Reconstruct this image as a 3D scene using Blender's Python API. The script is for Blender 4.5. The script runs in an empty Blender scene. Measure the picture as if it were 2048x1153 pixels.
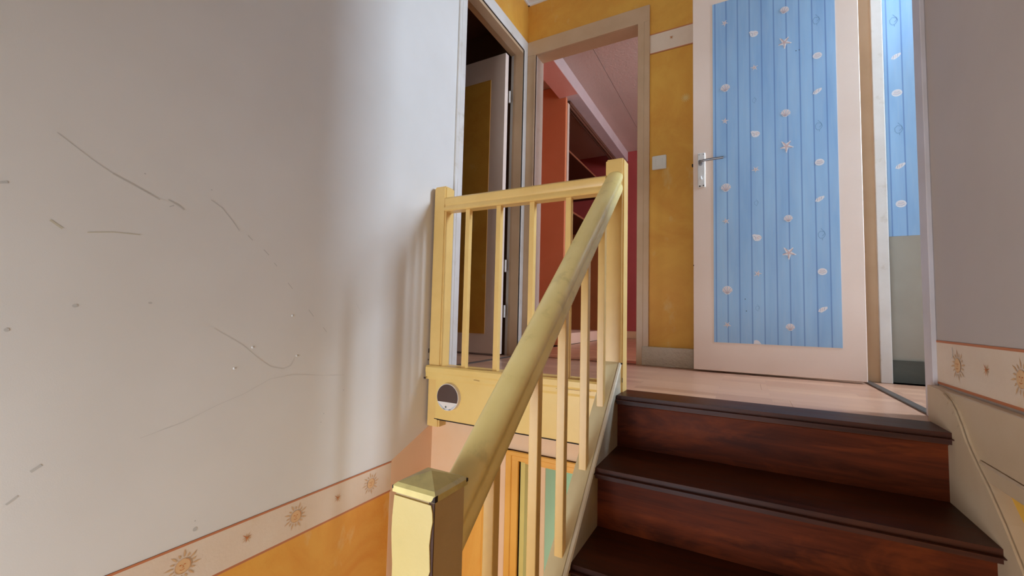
import bpy, bmesh, math, random
from mathutils import Vector, Matrix
random.seed(4)
SC = bpy.context.scene
COL = SC.collection

# ------------------------------------------------------------------ camera
F_PX, PITCH, ROLL, YAW = 847.66, 0.0609, 0.0236, 0.5006
cyw, syw, cpt, spt = math.cos(YAW), math.sin(YAW), math.cos(PITCH), math.sin(PITCH)
Fv = Vector((-syw * cpt, cyw * cpt, spt)); Rv = Vector((cyw, syw, 0)); Uv = Rv.cross(Fv)
cr, sr = math.cos(ROLL), math.sin(ROLL)
R2 = Rv * cr + Uv * sr; U2 = Uv * cr - Rv * sr
cam = bpy.data.cameras.new('camera'); cam_o = bpy.data.objects.new('camera', cam); COL.objects.link(cam_o)
cam.sensor_width = 36; cam.lens = F_PX / 2048 * 36; cam.clip_start = 0.02; cam.clip_end = 60
M = Matrix(((R2.x, U2.x, -Fv.x, 1.2974), (R2.y, U2.y, -Fv.y, -2.5156), (R2.z, U2.z, -Fv.z, 0.275), (0, 0, 0, 1)))
cam_o.matrix_world = M
SC.camera = cam_o

# ------------------------------------------------------------------ light
W = bpy.data.worlds.new('world'); SC.world = W; W.use_nodes = True
bg = W.node_tree.nodes['Background']; bg.inputs[0].default_value = (0.72, 0.84, 1.0, 1); bg.inputs[1].default_value = 1.0

def area(name, loc, aim, sx, sy, power, col):
    l = bpy.data.lights.new(name, 'AREA'); l.shape = 'RECTANGLE'; l.size = sx; l.size_y = sy
    l.energy = power; l.color = col
    o = bpy.data.objects.new(name, l); COL.objects.link(o); o.location = loc
    o.rotation_euler = Vector(aim).to_track_quat('-Z', 'Y').to_euler()
    return o
# daylight through the window of the blue-papered room, right of the landing
area('window_light', (3.42, -0.25, 1.62), (-1, -0.10, -0.12), 0.34, 0.95, 102, (0.60, 0.77, 1.0))
# daylight through the window low on the stairwell's near wall
area('window_light', (0.52, -3.68, -0.45), (-0.02, 1, 0.12), 0.98, 1.15, 41, (0.76, 0.87, 1.0))
# daylight in the orange room
area('window_light', (3.28, 0.62, 1.45), (-1, 0.12, -0.05), 0.7, 1.1, 52, (0.90, 0.95, 1.0))
# daylight on the lower floor, from the left of the stair foot
area('window_light', (1.60, -2.6, -1.7), (-0.6, 0.8, 0.35), 0.8, 0.8, 10, (1.0, 0.90, 0.74))
# window beyond the lower door
area('window_light', (1.45, -0.25, -1.0), (-1, 0.05, 0), 0.5, 0.9, 7, (0.95, 1.0, 0.95))

SC.view_settings.view_transform = 'Standard'; SC.view_settings.look = 'None'
SC.view_settings.gamma = 1.0; SC.view_settings.exposure = 0.0; SC.view_settings.use_curve_mapping = False

# ------------------------------------------------------------------ materials
def lin(c):
    return tuple(((v / 255) / 12.92 if v / 255 <= 0.04045 else ((v / 255 + 0.055) / 1.055) ** 2.4) for v in c) + (1,)

class NT:
    def __init__(s, name):
        s.m = bpy.data.materials.new(name); s.m.use_nodes = True; s.t = s.m.node_tree; s.n = s.t.nodes; s.l = s.t.links
        s.b = s.n['Principled BSDF']; s.pos = s.n.new('ShaderNodeNewGeometry').outputs['Position']
    def vec(s, scale, src=None):
        v = s.n.new('ShaderNodeVectorMath'); v.operation = 'MULTIPLY'; s.l.new(src or s.pos, v.inputs[0]); v.inputs[1].default_value = scale
        return v.outputs[0]
    def noise(s, scale, detail=3, rough=.55, src=None, dist=0):
        n = s.n.new('ShaderNodeTexNoise'); n.inputs['Scale'].default_value = scale; n.inputs['Detail'].default_value = detail
        n.inputs['Roughness'].default_value = rough; n.inputs['Distortion'].default_value = dist
        s.l.new(src or s.pos, n.inputs['Vector']); return n.outputs['Fac']
    def ramp(s, f, stops):
        r = s.n.new('ShaderNodeValToRGB'); e = r.color_ramp.elements
        while len(e) < len(stops): e.new(0.5)
        for i, (p, c) in enumerate(stops): e[i].position = p; e[i].color = c if len(c) == 4 else lin(c)
        s.l.new(f, r.inputs[0]); return r.outputs[0]
    def mix(s, f, a, b, blend='MIX'):
        m = s.n.new('ShaderNodeMix'); m.data_type = 'RGBA'; m.blend_type = blend
        if isinstance(f, (int, float)): m.inputs[0].default_value = f
        else: s.l.new(f, m.inputs[0])
        for k, v in ((6, a), (7, b)):
            if isinstance(v, tuple): m.inputs[k].default_value = v if len(v) == 4 else lin(v)
            else: s.l.new(v, m.inputs[k])
        return m.outputs[2]
    def math(s, op, a, b=None, c=None):
        m = s.n.new('ShaderNodeMath'); m.operation = op
        for k, v in enumerate((a, b, c)):
            if v is None: continue
            if isinstance(v, (int, float)): m.inputs[k].default_value = v
            else: s.l.new(v, m.inputs[k])
        return m.outputs[0]
    def sep(s, src=None):
        x = s.n.new('ShaderNodeSeparateXYZ'); s.l.new(src or s.pos, x.inputs[0]); return x.outputs
    def out(s, col, rough=.6, bump=None, bs=.2, bd=.001, coat=0, spec=None, metal=0):
        if isinstance(col, tuple): s.b.inputs['Base Color'].default_value = col if len(col) == 4 else lin(col)
        else: s.l.new(col, s.b.inputs['Base Color'])
        if isinstance(rough, (int, float)): s.b.inputs['Roughness'].default_value = rough
        else: s.l.new(rough, s.b.inputs['Roughness'])
        s.b.inputs['Metallic'].default_value = metal
        if coat: s.b.inputs['Coat Weight'].default_value = coat; s.b.inputs['Coat Roughness'].default_value = .12
        if spec is not None: s.b.inputs['Specular IOR Level'].default_value = spec
        if bump is not None:
            b = s.n.new('ShaderNodeBump'); b.inputs['Strength'].default_value = bs; b.inputs['Distance'].default_value = bd
            s.l.new(bump, b.inputs['Height']); s.l.new(b.outputs[0], s.b.inputs['Normal'])
        return s.m

def mat_painted(name, c1, c2, rough=.4, nscale=6, bump=.15, dirt=None):
    t = NT(name)
    col = t.mix(t.ramp(t.noise(nscale, 5), [(.3, (0, 0, 0, 1)), (.7, (1, 1, 1, 1))]), c1, c2)
    if dirt:
        f = t.ramp(t.noise(14, 6, .65), [(.58, (0, 0, 0, 1)), (.74, (1, 1, 1, 1))])
        col = t.mix(t.math('MULTIPLY', f, .45), col, dirt)
    return t.out(col, rough, t.noise(60, 4), bump, .0015)

def mat_flat(name, c, rough=.7, spec=None, metal=0):
    return NT(name).out(c, rough, spec=spec, metal=metal)

WHITE = mat_painted('white_plaster_paper', (214, 208, 201), (205, 198, 190), .75, 2.2, .1)
# wall paper, fine vertical weave relief
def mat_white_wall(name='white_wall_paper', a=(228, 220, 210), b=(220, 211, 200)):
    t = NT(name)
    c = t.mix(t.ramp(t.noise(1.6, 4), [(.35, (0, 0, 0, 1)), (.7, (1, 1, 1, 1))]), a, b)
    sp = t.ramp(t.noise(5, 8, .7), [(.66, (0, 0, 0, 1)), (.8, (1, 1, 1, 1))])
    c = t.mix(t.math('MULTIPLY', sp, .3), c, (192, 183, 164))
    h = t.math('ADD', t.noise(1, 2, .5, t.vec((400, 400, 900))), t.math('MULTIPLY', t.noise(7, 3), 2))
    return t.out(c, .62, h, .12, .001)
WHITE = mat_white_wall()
SHADEWALL = mat_white_wall('white_wall_paper_shaded', (200, 186, 176), (190, 176, 166))  # white paper again, darker: the right wall's shade is in the colour
def mat_sponge(name, a, b, c, rough=.6):
    t = NT(name)
    f = t.ramp(t.noise(3.2, 7, .62, dist=.6), [(.32, (0, 0, 0, 1)), (.68, (1, 1, 1, 1))])
    col = t.mix(f, a, b)
    f2 = t.ramp(t.noise(1, 5, .6, t.vec((9, 9, 5))), [(.60, (0, 0, 0, 1)), (.72, (1, 1, 1, 1))])
    col = t.mix(t.math('MULTIPLY', f2, .5), col, c)
    return t.out(col, rough, t.noise(90, 5, .6), .35, .0015)
YELLOW = mat_sponge('yellow_sponged_paper', (214, 146, 50), (230, 172, 68), (224, 190, 126))
ORANGE_DADO = mat_sponge('orange_sponged_paper', (226, 146, 46), (240, 178, 76), (236, 200, 140))
BORDER = mat_sponge('border_cream_paper', (226, 198, 170), (232, 210, 186), (222, 190, 150))
PEACH = mat_sponge('peach_paper', (238, 190, 142), (240, 198, 156), (238, 190, 140))
STRIPE = mat_flat('border_rust_stripe', (196, 118, 74), .6)
SUN_DK = mat_flat('sun_print_orange', (205, 118, 56), .6)
SUN_MD = mat_flat('sun_print_tan', (212, 170, 126), .6)
SUN_LT = mat_flat('sun_print_pale', (228, 182, 130), .6)
CASING = mat_painted('door_frame_paint', (208, 174, 138), (198, 162, 124), .35, 5, .2)
CASING_W = mat_painted('door_frame_white', (228, 220, 210), (214, 204, 192), .4, 5, .2, (170, 150, 110))
DOORP = mat_painted('door_cream_paint', (248, 224, 206), (242, 216, 196), .45, 3, .15)
LAVENDER = mat_painted('jamb_pale_paint', (216, 206, 208), (206, 194, 190), .5, 5, .2)
RAIL = mat_painted('railing_cream_paint', (240, 198, 120), (232, 188, 110), .33, 9, .2)
RAIL_OLD = mat_painted('handrail_worn_paint', (248, 222, 148), (236, 208, 130), .30, 7, .2, (178, 158, 98))
NEWELP = mat_painted('newel_paint_skin', (204, 180, 112), (196, 172, 104), .4, 8, .25)
FASCIA = mat_painted('fascia_yellow_paint', (242, 204, 122), (236, 194, 110), .35, 5, .15)
STRINGP = mat_painted('string_cream_paint', (226, 206, 158), (216, 192, 144), .35, 5, .2)
WSTRING = mat_painted('wall_string_grey_cream', (208, 182, 150), (194, 164, 128), .5, 4, .3)
CHIP = mat_flat('bare_chip_dark', (44, 26, 18), .8)
GAP = mat_flat('dark_gap', (20, 14, 12), .9)
GOLDEN = mat_painted('golden_frame_paint', (238, 172, 74), (228, 158, 60), .4, 5, .2)
JAMB_Y = mat_painted('lower_jamb_paint', (220, 196, 110), (210, 184, 100), .4, 5, .2)
LEAF_G = mat_painted('lower_leaf_green', (196, 214, 180), (186, 206, 170), .45, 2.5, .1)
GREENW = mat_painted('mint_wall', (170, 225, 170), (160, 215, 160), .6)
ORANGE = mat_sponge('orange_room_paper', (222, 144, 102), (226, 150, 110), (222, 144, 104))
RED = mat_sponge('red_room_paper', (172, 76, 74), (164, 68, 68), (168, 72, 72))
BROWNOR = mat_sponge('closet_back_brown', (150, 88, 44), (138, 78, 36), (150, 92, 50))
CEILW = mat_flat('ceiling_white', (232, 228, 222), .8)
def mat_stipple():
    t = NT('stippled_ceiling')
    c = t.mix(t.noise(2, 3), (206, 184, 176), (196, 174, 164))
    return t.out(c, .8, t.noise(55, 5, .6), .9, .006)
STIPPLE = mat_stipple()
BEAM = mat_painted('beam_paint', (214, 204, 210), (204, 194, 200), .5)
BEAM_S = mat_painted('beam_soffit_salmon_lit', (232, 176, 166), (226, 166, 156), .6)
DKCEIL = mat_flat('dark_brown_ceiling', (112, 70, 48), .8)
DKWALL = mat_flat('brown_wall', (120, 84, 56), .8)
SWITCHM = mat_flat('switch_plastic', (226, 220, 206), .35)
CHROME = mat_flat('brushed_grey_metal', (150, 150, 152), .35, metal=.9)
PLATEM = mat_painted('white_handle_plate', (236, 230, 222), (228, 222, 214), .25)
THRESH = mat_flat('threshold_strip', (84, 74, 66), .45)
TILE = mat_sponge('plinth_grey_stone', (84, 84, 74), (110, 108, 96), (70, 70, 62), .7)
PALEW = mat_painted('pale_lower_wall', (172, 164, 148), (162, 153, 137), .6, 4, .2)
DISC_D = mat_flat('brown_disc_face', (84, 62, 54), .3)
DISC_W = mat_flat('grey_white_plastic', (206, 208, 208), .4)
DISC_R = mat_flat('disc_rim', (238, 226, 214), .35)
PAPERPRINT = mat_flat('shell_print_white', (234, 228, 228), .6)
PAPERPINK = mat_flat('shell_print_peach', (226, 186, 172), .6)
PAPERLINE = mat_flat('shell_print_grey', (158, 160, 178), .6)
KNOTL = mat_flat('knot_print_blue', (104, 142, 178), .6)
SCUFF = mat_flat('scuff_grey', (198, 190, 179), .8)
SCUFFY = mat_flat('scuff_ochre', (203, 191, 166), .8)
SCUFFL = mat_flat('scuff_faint', (210, 202, 191), .8)
BUMPW = mat_flat('plaster_bump', (224, 218, 210), .7)

def mat_blue(name, lines):
    t = NT(name); x = t.sep()
    grain = t.noise(1, 6, .6, t.vec((60, 60, 4)), .8)
    tone = t.noise(1, 3, .5, t.vec((16, 16, 2.2)))
    col = t.mix(t.ramp(tone, [(.3, (0, 0, 0, 1)), (.7, (1, 1, 1, 1))]), (144, 182, 220), (164, 200, 230))
    col = t.mix(t.math('MULTIPLY', t.ramp(grain, [(.45, (0, 0, 0, 1)), (.62, (1, 1, 1, 1))]), .35), col, (168, 196, 224))
    acc = None
    for lx in lines:      # printed joints between the boards of the paper
        d = t.math('ABSOLUTE', t.math('SUBTRACT', x[0], lx))
        g = t.math('SUBTRACT', 1.0, t.math('MULTIPLY', d, 260.0)); g = t.math('MAXIMUM', g, 0.0)
        acc = g if acc is None else t.math('MAXIMUM', acc, g)
    col = t.mix(t.math('MULTIPLY', acc, .85), col, (88, 122, 184))
    return t.out(col, .5, grain, .15, .0008)
DOOR_LINES = [1.176, 1.229, 1.282, 1.336, 1.389, 1.442, 1.495, 1.548, 1.600, 1.652]
BLUE = mat_blue('blue_board_print_paper', DOOR_LINES)
BLUEW = mat_blue('blue_board_print_paper_wall', [1.919, 1.973, 2.033, 2.09, 2.15])

def mat_dark_wood(name, a, b, c, rough=.33, spec=.3):
    t = NT(name)
    g = t.noise(1, 8, .62, t.vec((2.2, 26, 26)), 1.2)
    col = t.mix(t.ramp(g, [(.30, (0, 0, 0, 1)), (.72, (1, 1, 1, 1))]), a, b)
    w = t.ramp(t.noise(1, 5, .6, t.vec((3, 7, 9)), .8), [(.50, (0, 0, 0, 1)), (.72, (1, 1, 1, 1))])
    col = t.mix(t.math('MULTIPLY', w, .55), col, c)
    ro = t.math('ADD', t.math('MULTIPLY', g, .2), rough - .1)
    return t.out(col, ro, g, .2, .0008, spec=spec)
TREAD = mat_dark_wood('mahogany_tread', (48, 21, 9), (82, 37, 15), (96, 46, 18), .42, .25)
RISER = mat_dark_wood('mahogany_riser', (52, 19, 6), (106, 44, 16), (156, 70, 24), .45, .10)
SHELFW = mat_dark_wood('dark_shelf_wood', (72, 38, 24), (92, 50, 30), (84, 44, 26), .6)

def mat_laminate():
    t = NT('laminate_strip_wood')
    info = t.n.new('ShaderNodeObjectInfo').outputs['Random']
    br = t.n.new('ShaderNodeTexBrick'); t.l.new(t.pos, br.inputs['Vector'])
    br.inputs['Scale'].default_value = 1; br.inputs['Brick Width'].default_value = .46; br.inputs['Row Height'].default_value = .0633
    br.inputs['Mortar Size'].default_value = .0004; br.inputs['Mortar Smooth'].default_value = .5; br.offset = .37
    br.inputs['Color1'].default_value = lin((218, 168, 132)); br.inputs['Color2'].default_value = lin((186, 132, 100)); br.inputs['Mortar'].default_value = lin((168, 124, 104))
    g = t.noise(1, 6, .6, t.vec((3, 70, 70)), .6)
    col = t.mix(t.math('MULTIPLY', t.ramp(g, [(.4, (0, 0, 0, 1)), (.7, (1, 1, 1, 1))]), .4), br.outputs['Color'], (206, 160, 134))
    col = t.mix(t.math('MULTIPLY', info, .3), col, (196, 146, 124))
    return t.out(col, .3, g, .08, .0005)
LAM = mat_laminate()

# ------------------------------------------------------------------ builders
def new_bm(): return bmesh.new()
def add_box(bm, lo, hi, bev=0, seg=1, mi=0):
    x0, y0, z0 = lo; x1, y1, z1 = hi
    v = [bm.verts.new(p) for p in ((x0, y0, z0), (x1, y0, z0), (x1, y1, z0), (x0, y1, z0), (x0, y0, z1), (x1, y0, z1), (x1, y1, z1), (x0, y1, z1))]
    fs = [bm.faces.new([v[i] for i in q]) for q in ((3, 2, 1, 0), (4, 5, 6, 7), (0, 1, 5, 4), (1, 2, 6, 5), (2, 3, 7, 6), (3, 0, 4, 7))]
    for f in fs: f.material_index = mi
    if bev:
        es = list({e for f in fs for e in f.edges})
        bmesh.ops.bevel(bm, geom=es, offset=bev, segments=seg, affect='EDGES', clamp_overlap=True)
    return bm
def add_prism(bm, pts, axis, a, b, mi=0):
    """pts: 2D outline in the plane across axis (x: y,z; y: x,z; z: x,y), from a to b along it."""
    def P(p, t): return {'x': (t, p[0], p[1]), 'y': (p[0], t, p[1]), 'z': (p[0], p[1], t)}[axis]
    A = [bm.verts.new(P(p, a)) for p in pts]; B = [bm.verts.new(P(p, b)) for p in pts]
    n = len(pts); fs = [bm.faces.new(A), bm.faces.new(list(reversed(B)))]
    for i in range(n): fs.append(bm.faces.new((A[i], B[i], B[(i + 1) % n], A[(i + 1) % n])))
    for f in fs: f.material_index = mi
    bmesh.ops.recalc_face_normals(bm, faces=fs)
    return fs
def add_cyl(bm, c, axis, r, h, n=24, r2=None, mi=0):
    r2 = r if r2 is None else r2
    c = Vector(c); ax = Vector(axis).normalized(); u = ax.orthogonal().normalized(); w = ax.cross(u)
    A = [bm.verts.new(c + (u * math.cos(6.2832 * i / n) + w * math.sin(6.2832 * i / n)) * r) for i in range(n)]
    B = [bm.verts.new(c + ax * h + (u * math.cos(6.2832 * i / n) + w * math.sin(6.2832 * i / n)) * r2) for i in range(n)]
    fs = [bm.faces.new(list(reversed(A))), bm.faces.new(B)]
    for i in range(n): fs.append(bm.faces.new((A[i], A[(i + 1) % n], B[(i + 1) % n], B[i])))
    for f in fs: f.material_index = mi
def wpos(p):
    v = Vector((0, 0, 0))
    while p: v = v + p.location; p = p.parent
    return v
def obj(name, bm, mat, parent=None, smooth=False, origin=None):
    me = bpy.data.meshes.new(name)
    off = wpos(parent)
    o = bpy.data.objects.new(name, me)
    if origin is not None:
        o.location = Vector(origin) - off; off = Vector(origin)
    if off.length: bmesh.ops.translate(bm, verts=bm.verts, vec=-off)
    bm.to_mesh(me); bm.free()
    for m in (mat if isinstance(mat, (list, tuple)) else [mat]): me.materials.append(m)
    if smooth:
        for p in me.polygons: p.use_smooth = True
        try: me.set_sharp_from_angle(angle=math.radians(38))
        except Exception: pass
    COL.objects.link(o); o.parent = parent
    return o
def box(name, lo, hi, mat, parent=None, bev=0, seg=1, origin=None):
    return obj(name, add_box(new_bm(), lo, hi, bev, seg), mat, parent, origin=origin)
def empty(name, loc=(0, 0, 0)):
    o = bpy.data.objects.new(name, None); o.empty_display_size = .05; o.location = loc; COL.objects.link(o); return o
def tag(o, label=None, cat=None, group=None, kind=None):
    if label: o['label'] = label
    if cat: o['category'] = cat
    if group: o['group'] = group
    if kind: o['kind'] = kind
    return o
def multi(name, boxes, mat, parent=None):
    bm = new_bm()
    for lo, hi in boxes: add_box(bm, lo, hi)
    return obj(name, bm, mat, parent)

ZC = 2.4255; ZL = -2.42; YN = -3.6
# ------------------------------------------------------------------ walls
wl = multi('wall_left', [((-.10, YN, ZL), (0, -.7545, ZC)), ((-.10, -.7545, ZL), (0, .10, -.008)), ((-.10, -.7545, 2.075), (0, .10, ZC)), ((-.10, -.045, -.008), (0, .10, 2.075))], WHITE)
tag(wl, 'tall scuffed white wall along the stairwell, left side', None, None, 'structure')
wb = multi('wall_back', [((0, 0, -.2), (.055, .10, ZC)), ((.77, 0, -.2), (1.787, .10, ZC)), ((.055, 0, 2.055), (.77, .10, ZC))], YELLOW)
tag(wb, 'yellow sponged wall at the back of the landing', None, None, 'structure')
wr = multi('wall_right', [((1.787, YN, ZL), (1.887, -.79, ZC)), ((1.787, -.79, ZL), (1.887, .06, -.01)), ((1.787, -.79, 2.06), (1.887, .0, ZC))], SHADEWALL)
tag(wr, 'white wall right of the stairs, shade painted into its darker tone', None, None, 'structure')
wn = multi('wall_near', [((-.10, YN - .12, ZL), (.02, YN, ZC)), ((1.02, YN - .12, ZL), (1.887, YN, ZC)), ((.02, YN - .12, ZL), (1.02, YN, -1.05)), ((.02, YN - .12, .15), (1.02, YN, ZC))], WHITE)
tag(wn, 'white stairwell end wall behind the camera', None, None, 'structure')
ceil = box('ceiling', (-.10, YN, ZC), (1.887, .10, ZC + .1), CEILW); tag(ceil, 'white ceiling over landing and stairwell', None, None, 'structure')
# pale cove where ceiling meets the yellow walls
bm = new_bm(); add_box(bm, (.0, -.012, ZC - .012), (1.787, 0, ZC)); add_box(bm, (0, -.8, ZC - .012), (.012, 0, ZC))
tag(obj('trim_1', bm, CEILW), 'thin white bead under the landing ceiling', None, None, 'structure')

# yellow paper over door 1, orange dado paper, peach patch: parts of the left wall
box('yellow_wallpaper', (0, -.795, 2.08), (.0012, 0, ZC - .012), YELLOW, wl)
bm = new_bm(); add_prism(bm, [(-3.6, -2.42), (-1.154, -2.42), (-1.154, -.470), (-3.6, -.470)], 'x', 0, .0010)
obj('dado_wallpaper', bm, ORANGE_DADO, wl)
bm = new_bm(); add_prism(bm, [(-1.166, -2.42), (-.90, -2.42), (-.90, -.246), (-1.163, -.350)], 'x', 0, .0014)
obj('peach_wallpaper_patch', bm, mat_painted('peach_border_paper', (242, 206, 172), (238, 198, 162), .6, 3, .1), wl)

def border_strip(name, parent, plane, fixed, nrm, a0, a1, z0, z1):
    """paper border; plane 'x' or 'y' is the fixed axis; nrm = +-1 into the room"""
    t0, t1 = sorted((fixed, fixed + nrm * .0016)); u0, u1 = sorted((fixed, fixed + nrm * .0021))
    def B(n, mat, zz0, zz1, s0, s1, par):
        if plane == 'x': return box(n, (s0, a0, zz0), (s1, a1, zz1), mat, par)
        return box(n, (a0, s0, zz0), (a1, s1, zz1), mat, par)
    s = B(name, BORDER, z0, z1, t0, t1, parent)
    B('rust_stripe', STRIPE, z1 - .006, z1, u0, u1, s); B('rust_stripe', STRIPE, z0, z0 + .0065, u0, u1, s)
    return s
bl = border_strip('wallpaper_border', wl, 'x', 0, 1, -3.6, -1.160, -.474, -.350)
br_ = border_strip('wallpaper_border', wr, 'x', 1.787, -1, -3.6, -.845, .104, .228)
bb = border_strip('wallpaper_border', wb, 'y', 0, -1, .822, 1.70, 1.835, 1.959)

# flat prints: 2D shapes laid on a plane
def frame(plane, fixed, nrm, mirror=1):
    # maps (u,v,h) -> world ; u runs to the viewer's right
    if plane == 'x' and nrm > 0: return lambda c, u, v, h: (fixed + h, c[0] + u, c[1] + v)
    if plane == 'x': return lambda c, u, v, h: (fixed - h, c[0] - u, c[1] + v)
    return lambda c, u, v, h: (c[0] + u, fixed - h, c[1] + v)
def poly(bm, fr, c, pts, h, mi):
    vs = [bm.verts.new(fr(c, u, v, h)) for u, v in pts]
    f = bm.faces.new(vs); f.material_index = mi
    return f
def ngon(cx, cy, rx, ry, n, a0=0): return [(cx + rx * math.cos(a0 + 6.28318 * i / n), cy + ry * math.sin(a0 + 6.28318 * i / n)) for i in range(n)]
def stroke(bm, fr, c, pts, w, h, mi):
    for i in range(len(pts) - 1):
        (x0, y0), (x1, y1) = pts[i], pts[i + 1]; dx, dy = x1 - x0, y1 - y0; L = math.hypot(dx, dy) or 1; nx, ny = -dy / L * w / 2, dx / L * w / 2
        poly(bm, fr, c, [(x0 - nx, y0 - ny), (x1 - nx, y1 - ny), (x1 + nx, y1 + ny), (x0 + nx, y0 + ny)], h, mi)
def sun(fr, c, parent, h0=.0026, s=1.0, rot=.1):
    bm = new_bm()
    for i in range(16):
        a = rot + 6.2832 * i / 16; r0, r1 = .0225 * s, (.0435 if i % 2 == 0 else .034) * s
        ca, sa = math.cos(a), math.sin(a); wv = .0026 * s
        pts = [(r0, -wv * .5), (r0 + (r1 - r0) * .4, -wv), (r1, wv * .6), (r0 + (r1 - r0) * .45, wv), (r0, wv * .5)]
        pts = [(p * ca - q * sa, p * sa + q * ca) for p, q in pts]
        poly(bm, fr, c, pts, h0, 1)
        pts = [(r0 + .002, -.0006), (r0 + (r1 - r0) * .5, -.0012), (r1 - .004, .001), (r0 + .004, .0008)]
        pts = [(p * ca - q * sa, p * sa + q * ca) for p, q in pts]
        poly(bm, fr, c, pts, h0 + .0003, 2)
    poly(bm, fr, c, ngon(0, 0, .0185 * s, .0185 * s, 24), h0 + .0005, 2)
    cres = [(.0185 * s * math.cos(a), .0185 * s * math.sin(a)) for a in [(-1.9 + 3.3 * k / 12) for k in range(13)]]
    inn = [(.004 * s + .013 * s * math.cos(a), -.001 + .0165 * s * math.sin(a)) for a in [(1.35 - 3.1 * k / 10) for k in range(11)]]
    poly(bm, fr, c, cres + inn, h0 + .0008, 0)
    for ex in (-.006, .004): poly(bm, fr, c, ngon(ex * s, .004 * s, .0028 * s, .0014 * s, 8), h0 + .0011, 0)
    stroke(bm, fr, c, [(-.001 * s, .003 * s), (.001 * s, -.003 * s), (-.002 * s, -.004 * s)], .0012, h0 + .0011, 0)
    stroke(bm, fr, c, [(-.007 * s, -.007 * s), (-.002 * s, -.0095 * s), (.004 * s, -.007 * s)], .0014, h0 + .0011, 0)
    stroke(bm, fr, c, [(.0185 * s * math.cos(6.2832 * k / 24), .0185 * s * math.sin(6.2832 * k / 24)) for k in range(25)], .0011, h0 + .0011, 1)
    return obj('sun_print', bm, [SUN_DK, SUN_MD, SUN_LT], parent)
def star(fr, c, parent, h0=.0026, r=.019):
    bm = new_bm()
    for i in range(9):
        a = .3 + 6.2832 * i / 9; rr = r * (1 if i % 2 else .78); ca, sa = math.cos(a), math.sin(a)
        pts = [(0, -.0014), (rr * .5, -.0012), (rr, 0), (rr * .5, .0012), (0, .0014)]
        poly(bm, fr, c, [(p * ca - q * sa, p * sa + q * ca) for p, q in pts], h0 + .0001 * i, 1 if i % 3 else 0)
    poly(bm, fr, c, ngon(0, 0, .0035, .0035, 10), h0 + .0012, 0)
    return obj('star_print', bm, [SUN_DK, SUN_MD], parent)
FL = frame('x', 0, 1); FR_ = frame('x', 1.787, -1); FB = frame('y', 0, -1)
for k in range(5):
    sun(FL, (-1.269 - .32 * k, -.405), bl, rot=.1 + .3 * k); star(FL, (-1.425 - .32 * k, -.405), bl)
for k in range(3):
    sun(FR_, (-.985 - .29 * k, .168), br_); star(FR_, (-1.134 - .29 * k, .172), br_)
star(FB, (.942, 1.907), bb, r=.014)
# pale sun printed on the yellow paper
bm = new_bm()
for i in range(14):
    a = 6.2832 * i / 14; ca, sa = math.cos(a), math.sin(a)
    poly(bm, FB, (1.018, 1.526), [(p * ca - q * sa, p * sa + q * ca) for p, q in [(.012, -.0015), (.020, -.0018), (.028, .0008), (.020, .0018), (.012, .0015)]], .0012, 0)
poly(bm, FB, (1.018, 1.526), ngon(0, 0, .012, .012, 16), .0014, 0)
obj('pale_sun_print', bm, mat_flat('pale_print', (222, 184, 112), .6), wb)

# scuffs and pencil marks on the white wall
def scuffs(name, lines, mat, parent, fr, spots=()):
    bm = new_bm()
    for pts, w in lines: stroke(bm, fr, (0, 0), pts, w, .0006, 0)
    for (u, v, r, q) in spots: poly(bm, fr, (0, 0), ngon(u, v, r, r * q, 9), .0006, 0)
    o = obj(name, bm, mat, parent); o['kind'] = 'stuff'; return o
scuffs('scuff_marks', [([(-2.206, .643), (-2.15, .605), (-2.11, .582)], .0012), ([(-2.11, .582), (-2.06, .562), (-2.016, .543)], .0030),
    ([(-1.998, .548), (-1.975, .538), (-1.962, .529)], .0035), ([(-1.995, .530), (-1.985, .536)], .003), ([(-2.29, .508), (-2.268, .516)], .005),
    ([(-1.900, .572), (-1.870, .556), (-1.840, .525), (-1.82, .500)], .0018), ([(-1.795, .49), (-1.78, .478)], .0022), ([(-1.745, .455), (-1.728, .440)], .0025),
    ([(-1.71, .418), (-1.70, .408)], .0022), ([(-1.66, .358), (-1.643, .340)], .0022), ([(-1.58, .272), (-1.56, .25)], .0022), ([(-1.52, .212), (-1.505, .195)], .002),
    ([(-2.20, -.075), (-2.185, -.065)], .006), ([(-2.26, -.12), (-2.245, -.125)], .006), ([(-2.23, -.13), (-2.215, -.118)], .004)],
    SCUFF, wl, FL, [(-2.251, .219, .004, 1), (-2.155, .27, .005, .8), (-2.02, .281, .0045, .6), (-1.885, -.322, .0055, 1), (-1.886, -.30, .002, 1), (-1.50, -.09, .002, 1), (-1.51, -.118, .002, 1), (-1.42, -.02, .002, 1), (-1.9, .6, .002, .8), (-2.05, .60, .002, 1)])
scuffs('ochre_marks', [([(-2.145, .436), (-2.10, .445), (-2.05, .447)], .0022), ([(-2.205, .452), (-2.185, .437)], .004)], SCUFFY, wl, FL)
scuffs('faint_pencil_lines', [([(-1.87, .215), (-1.83, .19), (-1.79, .165), (-1.745, .125), (-1.70, .092), (-1.66, .082), (-1.635, .09), (-1.622, .115)], .0014),
    ([(-2.02, -.05), (-1.93, -.03), (-1.85, .0), (-1.78, .02), (-1.70, .055), (-1.62, .06), (-1.52, .045), (-1.42, .035)], .0012), ([(-1.38, .30), (-1.35, .26)], .0012)], SCUFFL, wl, FL)
bm = new_bm()
for u, v in ((-1.638, .252), (-1.761, .156), (-1.81, .098), (-1.615, .12)): add_cyl(bm, (0, u, v), (1, 0, 0), .004, .002, 8, .002)
tag(obj('plaster_bump', bm, BUMPW, wl), kind='stuff')
scuffs('scuff_marks', [([(-.955, .214), (-.957, .19), (-.952, .184)], .003)], SCUFF, wr, frame('x', 1.787, -1).__call__ if False else (lambda c, u, v, h: (1.787 - .003, u, v)))

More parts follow.
